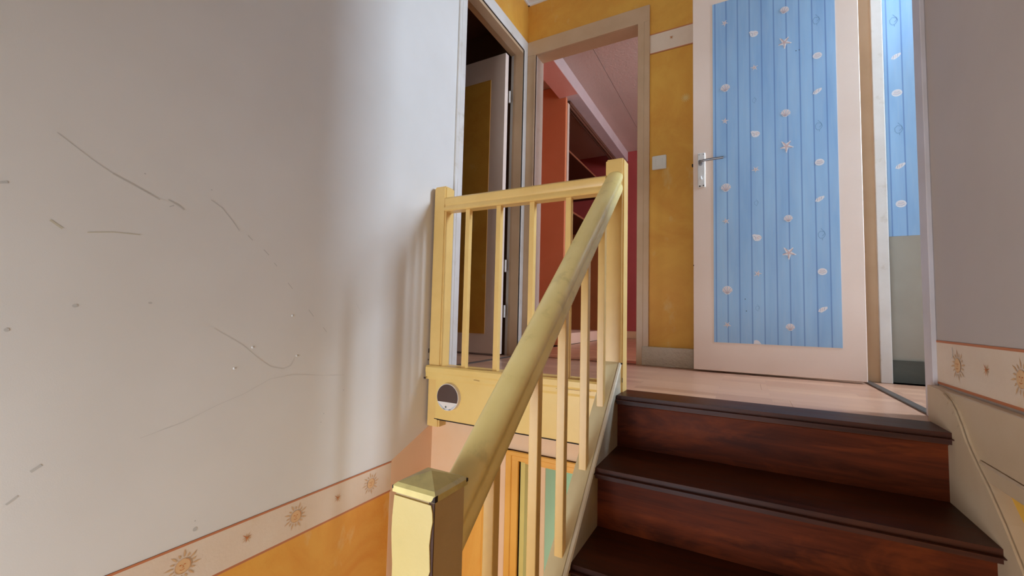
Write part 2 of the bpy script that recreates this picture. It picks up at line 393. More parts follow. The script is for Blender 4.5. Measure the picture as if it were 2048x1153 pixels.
# ------------------------------------------------------------------ floors
floor = multi('floor', [((-.10, -.885, -.20), (1.80, .10, -.008)), ((1.80, -1.50, -.20), (3.5, .10, -.008)), ((-2.6, -2.0, -.20), (-.10, .0, -.008)), ((-1.0, .10, -.20), (3.3, 3.1, -.008))], GAP)
tag(floor, 'pinkish strip laminate floor of the landing and rooms beyond', None, None, 'structure')
def planks(x0, x1, y0, y1, w=.19, L=1.28, ph=0):
    y = y1; r = 0
    while y > y0 + .001:
        ya = max(y0, y - w); x = x0 - ((r * .47 + ph) % 1) * L
        while x < x1:
            a, b = max(x, x0), min(x + L, x1)
            if b - a > .02: box('plank', (a + .0002, ya + .0002, -.008), (b - .0002, y - .0002, 0), LAM, floor, .0004)
            x += L
        y -= w; r += 1
planks(0.0, 1.785, -.885, -.002)
planks(1.805, 3.3, -1.4, .083, ph=.3)
planks(-1.0, -.018, -1.0, -.002, ph=.6)
planks(-.13, 2.4, .002, 2.93, ph=.2)
lower_floor = box('floor', (-.10, YN, ZL - .1), (1.887, .6, ZL), mat_flat('lower_floor', (150, 110, 80), .5))
tag(lower_floor, 'brown floor of the storey below', None, None, 'structure')
box('trim_2', (1.779, -.80, 0), (1.807, .03, .006), THRESH, bev=.002)['kind'] = 'structure'
box('trim_3', (-.022, -.73, 0), (.002, -.062, .005), THRESH, bev=.0015)['kind'] = 'structure'
box('trim_4', (.07, -.003, 0), (.755, .003, .002), GAP)['kind'] = 'structure'

# ------------------------------------------------------------------ door 1 (left wall)
d1 = empty('door_1', (0, -.4, 0)); tag(d1, 'half-lit door opening inward from the left wall, yellow papered panel', None, None, 'structure')
# casing boards on the wall face (stepped profile) and jambs through the wall
for (y0, y1) in ((-.7945, -.7345), (-.0618, -.003)):
    near = y0 < -.5
    bm = new_bm(); add_box(bm, (0, y0, 0), (.010, y1, 2.062), .0015); add_box(bm, (0, y1 - .042 if near else y0, 0), (.0125, y1 if near else y0 + .042, 2.062), .002)
    obj('casing', bm, CASING_W, d1)
bm = new_bm(); add_box(bm, (0, -.7945, 2.062), (.010, -.003, 2.1413), .0015); add_box(bm, (0, -.7345, 2.062), (.0125, -.0618, 2.106), .002)
obj('casing', bm, CASING_W, d1)
box('jamb', (-.10, -.7545, 0), (.0, -.7345, 2.062), CASING, d1, .001)
bm = new_bm(); add_box(bm, (-.058, -.0618, 0), (.0, -.045, 2.062), .001); add_box(bm, (-.075, -.057, 0), (-.058, -.045, 2.062), .001); obj('jamb', bm, CASING, d1)
bm = new_bm(); add_box(bm, (-.058, -.7345, 2.045), (.0, -.0618, 2.075), .001); add_box(bm, (-.10, -.7345, 2.055), (-.058, -.05, 2.075)); obj('jamb', bm, CASING, d1)
leaf = box('door_leaf', (-.785, -.14, .012), (-.090, -.100, 2.030), DOORP, d1, .002)
# yellow paper in the panel
box('wallpaper_panel', (-.63, -.1415, .14), (-.203, -.1398, 1.868), YELLOW, leaf)
bm = new_bm()
for z in (.25, .55, 1.70):
    add_cyl(bm, (-.080, -.095, z), (0, 0, 1), .006, .08, 10)
obj('hinge', bm, CASING_W, d1)

# room 1 behind it
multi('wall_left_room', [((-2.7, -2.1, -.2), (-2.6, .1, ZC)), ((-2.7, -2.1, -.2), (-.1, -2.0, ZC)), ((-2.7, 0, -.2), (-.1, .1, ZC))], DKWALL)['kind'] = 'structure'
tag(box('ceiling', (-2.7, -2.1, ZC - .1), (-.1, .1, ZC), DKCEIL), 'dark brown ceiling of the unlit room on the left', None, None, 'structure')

# ------------------------------------------------------------------ door 2 (back wall, open)
d2 = empty('door_2', (.41, 0, 0)); tag(d2, 'open doorway in the back wall, beige frame, orange room beyond', None, None, 'structure')
bm = new_bm(); add_box(bm, (.003, -.016, 0), (.0723, 0, 2.04), .002); add_box(bm, (.062, -.022, 0), (.0723, 0, 2.04), .0015); obj('casing', bm, CASING, d2)
bm = new_bm(); add_box(bm, (.7536, -.016, 0), (.8208, 0, 2.04), .002); add_box(bm, (.7536, -.020, 0), (.790, 0, 2.04), .0015); obj('casing', bm, CASING, d2)
bm = new_bm(); add_box(bm, (.003, -.016, 2.04), (.8208, 0, 2.1413), .002); obj('casing', bm, CASING, d2)
bm = new_bm(); add_box(bm, (.055, 0, 0), (.0723, .10, 2.04)); add_box(bm, (.055, .10, 0), (.0723, .112, 2.10)); obj('jamb', bm, CASING_W, d2)
box('jamb', (.7536, 0, 0), (.77, .10, 2.04), CASING, d2)
box('jamb', (.055, 0, 2.04), (.77, .10, 2.055), CASING, d2)

base_b = box('baseboard_back', (.786, -.026, 0), (1.79, 0, .1076), None or mat_painted('gloss_skirting', (206, 192, 170), (196, 180, 156), .09, 5, .5), bev=.003)
tag(base_b, 'glossy cream skirting under the yellow back wall', None, None, 'structure')
# lumpy thick gloss
gm = base_b.data.materials[0]
_t = gm.node_tree
for n in _t.nodes:
    if n.type == 'TEX_NOISE' and n.inputs['Scale'].default_value == 60: n.inputs['Scale'].default_value = 55
    if n.type == 'BUMP': n.inputs['Strength'].default_value = 1.0; n.inputs['Distance'].default_value = .007

# ------------------------------------------------------------------ door 3 (blue papered leaf, opened against the back wall)
d3 = empty('door_3', (1.777, -.103, 0)); tag(d3, 'cream door with blue board-print paper panel, swung open against back wall', None, None, 'structure')
leaf = box('door_leaf', (1.0668, -.103, .010), (1.7767, -.063, 2.045), DOORP, d3, .002)
pan = box('wallpaper_panel', (1.164, -.1042, .155), (1.690, -.1028, 1.958), BLUE, leaf)
PF = frame('y', -.1042, -1)
def starfish(fr, c, par, r, rot, name='starfish_print'):
    bm = new_bm(); pts = []; pk = []
    for i in range(5):
        a = rot + 6.2832 * i / 5; r1 = r * (1 + .12 * math.sin(i * 2.3))
        for da, rr in ((-.52, .40), (-.12, .78), (-.03, 1), (.06, .98), (.16, .70)):
            pts.append((r1 * rr * math.cos(a + da), r1 * rr * math.sin(a + da)))
    poly(bm, fr, c, pts, .0006, 0)
    for i in range(5):
        a = rot + 6.2832 * i / 5
        stroke(bm, fr, c, [(0, 0), (r * .8 * math.cos(a - .05), r * .8 * math.sin(a - .05))], r * .10, .0010 + i * .00003, 1)
        stroke(bm, fr, c, [(r * .15 * math.cos(a - .9), r * .15 * math.sin(a - .9)), (r * .85 * math.cos(a - .14), r * .85 * math.sin(a - .14))], r * .05, .0014 + i * .00003, 2)
    return obj(name, bm, [PAPERPRINT, PAPERPINK, PAPERLINE], par)
def scallop(fr, c, par, r, rot):
    bm = new_bm(); n = 9; pts = [(-.25 * r, -.85 * r), (.25 * r, -.85 * r)]
    for i in range(2 * n + 1):
        a = -.35 + (math.pi + .7) * i / (2 * n); rr = r * (1.0 if i % 2 else .90); pts.append((rr * math.cos(a), rr * .98 * math.sin(a)))
    R_ = lambda p: (p[0] * math.cos(rot) - p[1] * math.sin(rot), p[0] * math.sin(rot) + p[1] * math.cos(rot))
    poly(bm, fr, c, [R_(p) for p in pts], .0006, 0)
    for i in range(n):
        a = -.2 + (math.pi + .4) * i / (n - 1)
        stroke(bm, fr, c, [R_((0, -.75 * r)), R_((r * .88 * math.cos(a), r * .86 * math.sin(a)))], r * .085, .0010 + .00003 * i, 1 if i % 2 else 2)
    return obj('scallop_print', bm, [PAPERPRINT, PAPERPINK, PAPERLINE], par)
def whelk(fr, c, par, r, rot=0):
    bm = new_bm()
    R_ = lambda p: (p[0] * math.cos(rot) - p[1] * math.sin(rot), p[0] * math.sin(rot) + p[1] * math.cos(rot))
    out = [(-1, .75), (-.6, .95), (-.1, .8), (.45, .72), (.9, .35), (1, -.2), (.7, -.7), (.2, -.9), (-.4, -.8), (-.75, -.35), (-.85, .2)]
    poly(bm, fr, c, [R_((p * r, q * r * .95)) for p, q in out], .0006, 0)
    sp = [R_((r * .35 + r * (.5 - .055 * k) * math.cos(k * .75), -r * .12 + r * (.45 - .05 * k) * math.sin(k * .75))) for k in range(9)]
    stroke(bm, fr, c, sp, r * .09, .0010, 1)
    stroke(bm, fr, c, [R_((-.7 * r, .4 * r)), R_((-.2 * r, .05 * r)), R_((-.3 * r, -.5 * r))], r * .08, .0010, 2)
    return obj('sea_snail_print', bm, [PAPERPRINT, PAPERPINK, PAPERLINE], par)
def round_shell(fr, c, par, r):
    bm = new_bm(); poly(bm, fr, c, ngon(0, 0, r, r * .88, 14, .3), .0006, 0)
    for k in range(4): stroke(bm, fr, c, [(-r * .75 + k * r * .1, -r * .2 + k * r * .22), (0, -r * .45 + k * r * .28), (r * .75 - k * r * .1, -r * .1 + k * r * .2)], r * .07, .0010, 1 if k % 2 else 2)
    return obj('round_shell_print', bm, [PAPERPRINT, PAPERPINK, PAPERLINE], par)
def cone_shell(fr, c, par, r):
    bm = new_bm(); poly(bm, fr, c, [(-r, -.55 * r), (-.75 * r, .1 * r), (-.1 * r, .55 * r), (.9 * r, .75 * r), (.95 * r, .3 * r), (.5 * r, -.25 * r), (-.3 * r, -.8 * r)], .0006, 0)
    for k in range(3): stroke(bm, fr, c, [(-.6 * r + k * .4 * r, -.5 * r + .15 * r * k), (-.45 * r + k * .4 * r, .2 * r + .15 * r * k)], r * .09, .0010, 1 if k % 2 else 2)
    return obj('cone_shell_print', bm, [PAPERPRINT, PAPERPINK, PAPERLINE], par)
def knot(fr, c, par, r):
    bm = new_bm()
    stroke(bm, fr, c, [(-.1 * r, 1.2 * r), (.45 * r, .45 * r), (.6 * r, -.1 * r), (.25 * r, -.7 * r), (-.2 * r, -.8 * r), (-.5 * r, -.4 * r), (-.55 * r, .2 * r), (-.2 * r, .65 * r), (.4 * r, .5 * r), (.5 * r, .1 * r), (.1 * r, -.3 * r)], r * .06, .0006, 0)
    stroke(bm, fr, c, [(.1 * r, -.8 * r), (.12 * r, -1.15 * r)], r * .06, .0006, 0)
    return obj('rope_knot_print', bm, KNOTL, par)
for i, c in enumerate([(1.222, 1.837), (1.356, 1.558), (1.221, 1.305), (1.357, 1.028), (1.222, .776), (1.361, .502), (1.225, .245)]): starfish(PF, c, pan, .0165, 1.0 + .5 * (i % 2) + .2 * i)
for i, c in enumerate([(1.487, 1.652), (1.488, 1.125), (1.491, .599)]): starfish(PF, c, pan, .031, .95)
for c in [(1.355, 1.738), (1.357, 1.211), (1.359, .682)]: whelk(PF, c, pan, .0205)
bm = new_bm(); poly(bm, PF, (1.356, .158), [(-.016, -.002), (-.014, .014), (-.004, .017), (.006, .013), (.017, -.002)], .0006, 0); obj('sea_snail_print', bm, PAPERPRINT, pan)
for c, r, a in [((1.489, 1.819), .020, -.3), ((1.223, 1.482), .023, .1), ((1.487, 1.291), .021, -.2), ((1.223, .951), .024, 0), ((1.491, .766), .019, .1), ((1.226, .42), .024, 0), ((1.492, .242), .019, 0)]: scallop(PF, c, pan, r, a)
for c in [(1.619, 1.548), (1.619, 1.025), (1.621, .505)]: round_shell(PF, c, pan, .0185)
for c in [(1.616, 1.372), (1.617, .849), (1.62, .329)]: cone_shell(PF, c, pan, .0185)
for c in [(1.617, 1.726), (1.618, 1.201), (1.621, .68)]: knot(PF, c, pan, .024)
for c in [(1.354, 1.387), (1.358, .858), (1.358, .332)]: knot(PF, c, pan, .015)
bm = new_bm()
for x, z in [(1.534, 1.596), (1.547, 1.597), (1.305, .376), (1.31, .316)]: poly(bm, PF, (x, z), ngon(0, 0, .0022, .0022, 8), .0007, 0)
tag(obj('pin_hole', bm, CHIP, pan), kind='stuff')
# frame of door 3
bm = new_bm(); add_box(bm, (1.787, .016, 0), (1.845, .06, 2.045), .001); add_box(bm, (1.787, .006, 0), (1.793, .06, 2.045)); obj('jamb', bm, CASING, d3)
box('jamb', (1.844, .003, 0), (1.886, .06, 2.045), CASING_W, d3, .002)
box('jamb', (1.787, -.792, 0), (1.887, -.782, 2.045), LAVENDER, d3)
box('jamb', (1.787, -.782, 2.045), (1.887, .05, 2.065), CASING_W, d3)
bm = new_bm(); add_box(bm, (1.775, -.848, 0), (1.787, -.786, 2.10), .002); obj('casing', bm, LAVENDER, d3)
for z in (1.83,):
    bm = new_bm(); add_cyl(bm, (1.781, -.100, z), (0, 0, 1), .0045, .07, 10); obj('hinge', bm, CASING_W, d3)
# lever handle set
pl = box('handle_plate', (1.0895, -.110, .966), (1.1265, -.1015, 1.152), PLATEM, d3, .003)
bm = new_bm()
add_cyl(bm, (1.104, -.110, 1.092), (0, -1, 0), .0095, .020, 16); add_cyl(bm, (1.104, -.130, 1.092), (0, -1, 0), .0075, .026, 14)
seg = [(1.104, -.152, 1.078), (1.116, -.158, 1.090), (1.135, -.160, 1.0935), (1.215, -.160, 1.094)]
obj('lever', bm, CHROME, pl, True)
cu = bpy.data.curves.new('grip', 'CURVE'); cu.dimensions = '3D'; s_ = cu.splines.new('POLY')
bm = new_bm(); prev = None
pts = [(1.104, -.150, 1.084), (1.110, -.157, 1.090), (1.122, -.160, 1.0925), (1.150, -.161, 1.0935), (1.214, -.161, 1.094)]
bpy.data.curves.remove(cu)
def tube(bm, pts, r, n=12, sq=(1, 1)):
    rings = []
    for i, p in enumerate(pts):
        p = Vector(p); d = (Vector(pts[min(i + 1, len(pts) - 1)]) - Vector(pts[max(i - 1, 0)])).normalized()
        u = d.cross(Vector((0, 0, 1))).normalized(); w = u.cross(d)
        rings.append([bm.verts.new(p + u * r * sq[0] * math.cos(6.2832 * k / n) + w * r * sq[1] * math.sin(6.2832 * k / n)) for k in range(n)])
    for a, b in zip(rings, rings[1:]):
        for k in range(n): bm.faces.new((a[k], a[(k + 1) % n], b[(k + 1) % n], b[k]))
    bm.faces.new(rings[0][::-1]); bm.faces.new(rings[-1])
    bmesh.ops.recalc_face_normals(bm, faces=bm.faces)
tube(bm, pts, .0075, 12, (.8, .85)); obj('grip', bm, CHROME, pl, True)
bm = new_bm(); add_cyl(bm, (1.107, -.110, 1.012), (0, -1, 0), .0055, .016, 12); add_box(bm, (1.104, -.134, 1.006), (1.110, -.124, 1.020), .001); obj('lock_turn', bm, PLATEM, pl)
bm = new_bm(); add_cyl(bm, (1.118, -.1095, .975), (0, -1, 0), .0035, .002, 10); add_cyl(bm, (1.100, -.1095, .973), (0, -1, 0), .004, .002, 10); add_cyl(bm, (1.118, -.1095, 1.143), (0, -1, 0), .002, .002, 10); add_cyl(bm, (1.097, -.1095, 1.143), (0, -1, 0), .002, .002, 10)
obj('screw', bm, CHIP, pl)
bm = new_bm(); add_box(bm, (1.059, -.092, 1.090), (1.067, -.078, 1.106), .002); obj('latch_bolt', bm, CHIP, d3)
bm = new_bm()
obj_c = add_box(bm, (1.0665, -.1036, .55), (1.0700, -.1028, .556)); obj('paint_chip', bm, CHIP, d3)

# ------------------------------------------------------------------ room beyond door 3
wr3 = multi('wall_back_room', [((1.887, .085, -.2), (3.6, .185, ZC)), ((1.887, .06, -.2), (1.90, .185, ZC)), ((1.887, -1.6, -.2), (3.6, -1.5, ZC)),
                         ((3.3, -1.5, -.2), (3.4, -.45, ZC)), ((3.3, -.05, -.2), (3.4, .085, ZC)), ((3.3, -.45, -.2), (3.4, -.05, 1.12)), ((3.3, -.45, 2.12), (3.4, -.05, ZC))], PALEW)
tag(wr3, 'pale lower wall of the small room beyond the open door', None, None, 'structure')
bp = box('blue_wallpaper', (1.90, .0838, .683), (3.4, .085, ZC), BLUEW, wr3)
BF = frame('y', .0838, -1)
for c in [(1.952, 1.557), (1.955, 1.018)]: cone_shell(BF, c, bp, .019)
for c in [(1.951, 1.375), (1.953, .836)]: round_shell(BF, c, bp, .020)
for c in [(1.947, 1.737), (1.953, 1.197)]: knot(BF, c, bp, .026)
tag(box('baseboard_right', (1.90, .073, 0), (3.4, .085, .102), TILE), 'dark grey stone skirting in the small room on the right', None, None, 'structure')
tag(box('ceiling', (1.887, -1.6, ZC), (3.6, .185, ZC + .1), CEILW), 'white ceiling of the small room on the right', None, None, 'structure')
tag(box('shade_box', (2.55, -.10, 0), (2.90, .084, 1.72), CASING_W, bev=.004), 'added pale box out of view, shading the blue papered wall of the small room', None, None, 'structure')  # box added out of view to throw shade on the blue-papered wall
win = empty('window_1', (3.35, -.34, 1.6)); win['kind'] = 'structure'
bm = new_bm()
for a, b in (((3.30, -.45, 1.12), (3.335, -.43, 2.12)), ((3.30, -.07, 1.12), (3.335, -.05, 2.12)), ((3.30, -.45, 1.12), (3.335, -.05, 1.14)), ((3.30, -.45, 2.10), (3.335, -.05, 2.12))): add_box(bm, a, b)
obj('window_frame', bm, CASING_W, win)

# ------------------------------------------------------------------ orange room beyond door 2
wo = multi('wall_orange_room', [((-1.0, .10, -.2), (.0, .20, ZC)), ((-1.0, .10, -.2), (-.9, 3.05, ZC)), ((.0, .10, -.2), (.055, .115, ZC)), ((.79, .10, -.2), (3.3, .20, ZC)),
                         ((3.2, .1, -.2), (3.3, .25, ZC)), ((3.2, 1.0, -.2), (3.3, 3.05, ZC)), ((3.2, .25, -.2), (3.3, 1.0, .85)), ((3.2, .25, 2.05), (3.3, 1.0, ZC))], ORANGE)
tag(wo, 'orange papered wall of the room beyond the doorway', None, None, 'structure')
wrd = box('wall_red', (-1.0, 2.95, -.2), (3.3, 3.05, ZC), RED); tag(wrd, 'dark red end wall of the orange room', None, None, 'structure')
cl2 = multi('ceiling', [((-1.0, .1, ZC), (.247, 3.05, ZC + .1)), ((.251, .1, ZC), (1.45, 3.05, ZC + .1)), ((1.454, .1, ZC), (3.3, 3.05, ZC + .1)), ((-1, .1, ZC + .012), (3.3, 3.05, ZC + .11))], STIPPLE)
tag(cl2, 'stippled pinkish ceiling panels of the orange room', None, None, 'structure')
bmm = box('trim_6', (-.20, .10, 2.30), (-.012, 2.95, ZC), BEAM, bev=.003)
tag(bmm, 'pale ceiling beam running along the orange room', None, None, 'structure')
box('lit_soffit', (-.199, .11, 2.2985), (-.016, 1.05, 2.3015), BEAM_S, bmm)  # salmon only on the lit stretch; the shade beyond is in the colour
bb2 = box('baseboard_red', (-.13, 2.935, 0), (3.2, 2.95, .09), CASING, bev=.002); tag(bb2, 'beige skirting under the red wall', None, None, 'structure')
# closet
cl = empty('closet', (-.50, 2.0, 0)); tag(cl, 'built-in closet with dark shelves and pale frame in the orange room', 'closet')
bm = new_bm(); add_box(bm, (-.895, 1.06, 0), (-.135, 1.10, 2.42)); obj('end_panel', bm, ORANGE, cl)
box('frame_post', (-.150, 1.095, 0), (-.125, 1.135, 2.26), CASING_W, cl, .002)
bm = new_bm(); add_box(bm, (-.165, 1.135, 2.262), (-.120, 2.94, 2.298), .001); add_box(bm, (-.160, 1.135, 2.232), (-.148, 2.94, 2.262)); add_box(bm, (-.140, 1.135, 2.237), (-.128, 2.94, 2.262)); obj('top_track', bm, mat_flat('track_brown', (104, 70, 54), .5), cl)
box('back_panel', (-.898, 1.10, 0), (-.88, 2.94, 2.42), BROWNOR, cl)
box('plinth', (-.17, 1.135, 0), (-.150, 2.94, .105), DOORP, cl, .002)
for z in (1.29, 1.86):
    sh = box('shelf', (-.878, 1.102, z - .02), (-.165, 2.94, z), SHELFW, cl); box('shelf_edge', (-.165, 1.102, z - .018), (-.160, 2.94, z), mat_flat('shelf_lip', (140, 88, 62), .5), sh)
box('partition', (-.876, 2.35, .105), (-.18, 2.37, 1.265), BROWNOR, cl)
box('base_board', (-.876, 1.105, .08), (-.175, 2.94, .10), DOORP, cl)

# ------------------------------------------------------------------ fascia of the landing edge and the wall below it
bm = new_bm(); add_box(bm, (.068, -.968, -.205), (.845, -.945, -.03), .0015)
fas = obj('trim_5', bm, FASCIA); tag(fas, 'yellow fascia board under the landing railing', None, None, 'structure')
bm = new_bm(); add_prism(bm, [(-.885, .030), (-.968, .030), (-.976, .023), (-.976, .002), (-.973, -.006), (-.973, -.022), (-.970, -.032), (-.945, -.034), (-.885, -.034)], 'x', .012, .845); obj('bottom_rail', bm, FASCIA, fas)
bm = new_bm(); stroke(bm, FB, (0, 0), [(.28, -.012), (.31, -.014)], .0018, .9795, 0); stroke(bm, FB, (0, 0), [(.66, -.008), (.80, -.006)], .0012, .9795, 0); obj('crack', bm, mat_flat('crack_brown', (150, 110, 60), .7), fas)
bm = new_bm(); add_box(bm, (.066, -.9695, -.2065), (.088, -.966, -.2035)); add_box(bm, (.012, -.9862, -.030), (.022, -.984, -.022)); add_box(bm, (.66, -.9695, -.2075), (.672, -.966, -.203)); tag(obj('paint_chip', bm, CHIP, fas), kind='stuff')
box('dark_joint', (.068, -.955, -.2135), (.845, -.90, -.2052), GAP, fas)
wlow = multi('wall_below', [((0, -.90, ZL), (.475, -.80, -.214)), ((.475, -.90, -.325), (1.787, -.80, -.214)), ((1.25, -.90, ZL), (1.787, -.80, -.325))], PEACH)
tag(wlow, 'peach wall below the landing edge', None, None, 'structure')
box('dado_wallpaper', (0, -.9012, ZL), (.298, -.90, -.475), ORANGE_DADO, wlow)
box('golden_strip', (.297, -.914, ZL), (.336, -.90, -.36), GOLDEN, wlow, .003)
d4 = empty('door_4', (.5, -.85, ZL)); tag(d4, 'orange framed door on the floor below, pale green leaf ajar', None, None, 'structure')
bm = new_bm(); add_box(bm, (.412, -.914, ZL), (.470, -.90, -.297), .002); add_box(bm, (.412, -.920, ZL), (.440, -.90, -.297), .003); obj('casing', bm, GOLDEN, d4)
bm = new_bm(); add_box(bm, (.412, -.915, -.337), (1.30, -.90, -.297), .002); add_box(bm, (.412, -.921, -.317), (1.30, -.90, -.297), .003); obj('casing', bm, GOLDEN, d4)
box('jamb', (.468, -.900, ZL), (.496, -.80, -.333), JAMB_Y, d4, .001)
box('jamb', (.496, -.902, -.345), (1.27, -.80, -.325), GOLDEN, d4)
box('door_leaf', (.500, -.790, ZL + .01), (.540, .02, -.352), [LEAF_G], d4, .002)
box('leaf_edge', (.503, -.796, ZL + .01), (.541, -.789, -.352), PEACH, d4, .001)
bm = new_bm(); add_cyl(bm, (.499, -.800, -.46), (0, 0, 1), .006, .07, 10); obj('hinge', bm, PEACH, d4)
tag(multi('wall_lower_room', [((-.1, .5, ZL), (1.887, .6, -.2)), ((.0, -.8, ZL), (.05, .5, -.2)), ((1.60, -.8, ZL), (1.70, .5, -.2))], GREENW), 'mint green wall of the room on the floor below', None, None, 'structure')

# ------------------------------------------------------------------ staircase
st = empty('staircase', (1.33, -1.03, -.18)); tag(st, 'dark mahogany staircase with cream painted strings rising to the landing', 'staircase')
XS0, XS1 = .899, 1.757
def tread(y0, y1, z, x0=XS0, x1=XS1 + .004):
    bm = new_bm(); add_box(bm, (x0, y0, z - .030), (x1, y1, z))
    es = [e for e in bm.edges if all(abs(v.co.y - y0) < 1e-6 for v in e.verts) and abs(e.verts[0].co.z - e.verts[1].co.z) < 1e-6]
    bmesh.ops.bevel(bm, geom=es, offset=.0138, segments=6, affect='EDGES')
    o = obj('tread', bm, TREAD, st, True); return o
noses = [-1.035, -1.262, -1.462, -1.675, -1.90, -2.13]
for i, y in enumerate(noses):
    z = -.18 * i; yb = -.885 if i == 0 else noses[i - 1] + .045
    if i == 0: tread(y, yb, z, x0=.906)
    else: tread(y, yb + .02, z)
    bm = new_bm(); add_box(bm, (XS0 + .002, y + .040, z - .18), (XS1, y + .058, z - .026)); rs = obj('riser', bm, RISER, st)
    if i == 0: box('scotia', (.906, y + .030, z - .036), (XS1, y + .041, z - .029), RISER, st, .002)
# winders turning left behind the lower newel
for k, (pts, z) in enumerate([([(.92, -2.05), (1.76, -2.10), (1.76, -2.75), (.95, -2.12)], -1.08), ([(.92, -2.06), (1.76, -2.70), (1.76, -3.5), (1.25, -3.5)], -1.26), ([(.84, -2.04), (1.30, -3.5), (.55, -3.5), (.76, -2.04)], -1.44)]):
    bm = new_bm(); add_prism(bm, pts, 'z', z - .03, z); obj('tread', bm, TREAD, st)
# outer string: top follows z = .108 + .92 (y + .955)
def zs(y): return .108 + .92 * (y + .955)
ys = [-.955, -1.12, -1.28, -1.44, -1.60, -1.80, -1.95]
bm = new_bm()
top = [(y, zs(y)) for y in ys]; bot = [(y, zs(y) - .40) for y in reversed(ys)]
add_prism(bm, top + bot, 'x', .846, .893)
obj('outer_string', bm, STRINGP, st)
bm = new_bm(); prof = [(.893, -.004), (.897, .001), (.903, -.001), (.906, -.008), (.903, -.014), (.903, -.40), (.892, -.40)]
A = None
for y in (-.957, -1.95):
    ring = [bm.verts.new((px, y, zs(y) + pz)) for px, pz in prof]
    if A:
        for k in range(len(prof)): bm.faces.new((A[k], A[(k + 1) % len(prof)], ring[(k + 1) % len(prof)], ring[k]))
        bm.faces.new(ring[::-1])
    else: bm.faces.new(ring)
    A = ring
bmesh.ops.recalc_face_normals(bm, faces=bm.faces); obj('string_moulding', bm, mat_painted('string_moulding_pale', (232, 218, 192), (222, 204, 170), .3, 5, .2), st, True)
# wall string with swept top
prof = [(-.866, -.20), (-.866, .1000), (-.95, .0985), (-.985, .094), (-1.02, .082), (-1.05, .062), (-1.078, .034), (-1.105, 0.0), (-1.13, -.022), (-1.158, -.044), (-1.199, -.073), (-1.26, -.125), (-1.325, -.19), (-1.45, -.32), (-1.60, -.46), (-1.80, -.645), (-2.3, -1.10), (-2.3, -1.6), (-2.0, -1.35), (-1.0, -.40)]
bm = new_bm(); add_prism(bm, prof, 'x', 1.757, 1.787); obj('wall_string', bm, WSTRING, st)
edge = prof[3:17]
bm = new_bm()
for i in range(len(edge) - 1):
    (y0, z0), (y1, z1) = edge[i], edge[i + 1]; dy, dz = y1 - y0, z1 - z0; L = math.hypot(dy, dz); ny, nz = dz / L, -dy / L
    if nz < 0: ny, nz = -ny, -nz
    w = .013
    a = [(y0, z0), (y1, z1), (y1 - ny * w, z1 - nz * w), (y0 - ny * w, z0 - nz * w)]
    add_prism(bm, a, 'x', 1.753, 1.760)
obj('string_bead', bm, WSTRING, st)
# horizontal moulded board on the right wall
bm = new_bm(); add_box(bm, (1.7645, -3.4, -.030), (1.787, -.867, .098), .002); add_box(bm, (1.7605, -3.4, -.068), (1.787, -1.02, -.0315), .004)
sk = obj('baseboard_stair', bm, WSTRING); tag(sk, 'moulded grey-cream board running level along the right wall', None, None, 'structure')
box('dado_wallpaper', (1.7855, -3.6, ZL), (1.787, -1.05, -.066), mat_sponge('yellow_dado_right', (214, 158, 46), (226, 176, 70), (220, 180, 90)), wr)

# ------------------------------------------------------------------ railings
sr_ = empty('stair_railing', (.874, -1.45, -.3)); tag(sr_, 'cream stair railing with thick sloping handrail between two newels', 'railing')
# upper newel
bm = new_bm(); add_box(bm, (.839, -.955, -.20), (.909, -.885, .872)); 
es = [e for e in bm.edges if max(v.co.z for v in e.verts) > .87]
bmesh.ops.bevel(bm, geom=es, offset=.006, segments=3, affect='EDGES'); un = obj('newel_post', bm, RAIL, sr_, True)
bm = new_bm(); add_box(bm, (.9085, -.957, .035), (.9098, -.953, .052)); add_box(bm, (.9085, -.9565, -.02), (.9098, -.9545, 0)); add_box(bm, (.895, -.9565, .100), (.909, -.9548, .106)); tag(obj('paint_chip', bm, CHIP, un), kind='stuff')
# lower newel
bm = new_bm(); add_box(bm, (.834, -2.020, -1.40), (.909, -1.945, .004), .002)
ln = obj('newel_post', bm, mat_painted('newel_brownish_paint', (204, 176, 128), (188, 158, 112), .4, 6, .25), sr_)
bm = new_bm(); c = Vector((.8715, -1.9825, .030)); b0 = []; b1 = []
for (x, y) in ((.831, -2.023), (.912, -2.023), (.912, -1.942), (.831, -1.942)): b0.append(bm.verts.new((x, y, .004))); 
for (x, y) in ((.831, -2.023), (.912, -2.023), (.912, -1.942), (.831, -1.942)): b1.append(bm.verts.new((x, y, .013)))
b2 = [bm.verts.new((x, y, .0175)) for (x, y) in ((.836, -2.018), (.907, -2.018), (.907, -1.947), (.836, -1.947))]
ap = bm.verts.new(c); bm.faces.new(b0[::-1])
for A_, B_ in ((b0, b1), (b1, b2)):
    for k in range(4): bm.faces.new((A_[k], A_[(k + 1) % 4], B_[(k + 1) % 4], B_[k]))
for k in range(4): bm.faces.new((b2[k], b2[(k + 1) % 4], ap))
cap = obj('newel_cap', bm, mat_painted('cap_paint', (226, 206, 132), (200, 180, 112), .35, 20, .2, (140, 122, 76)), ln)
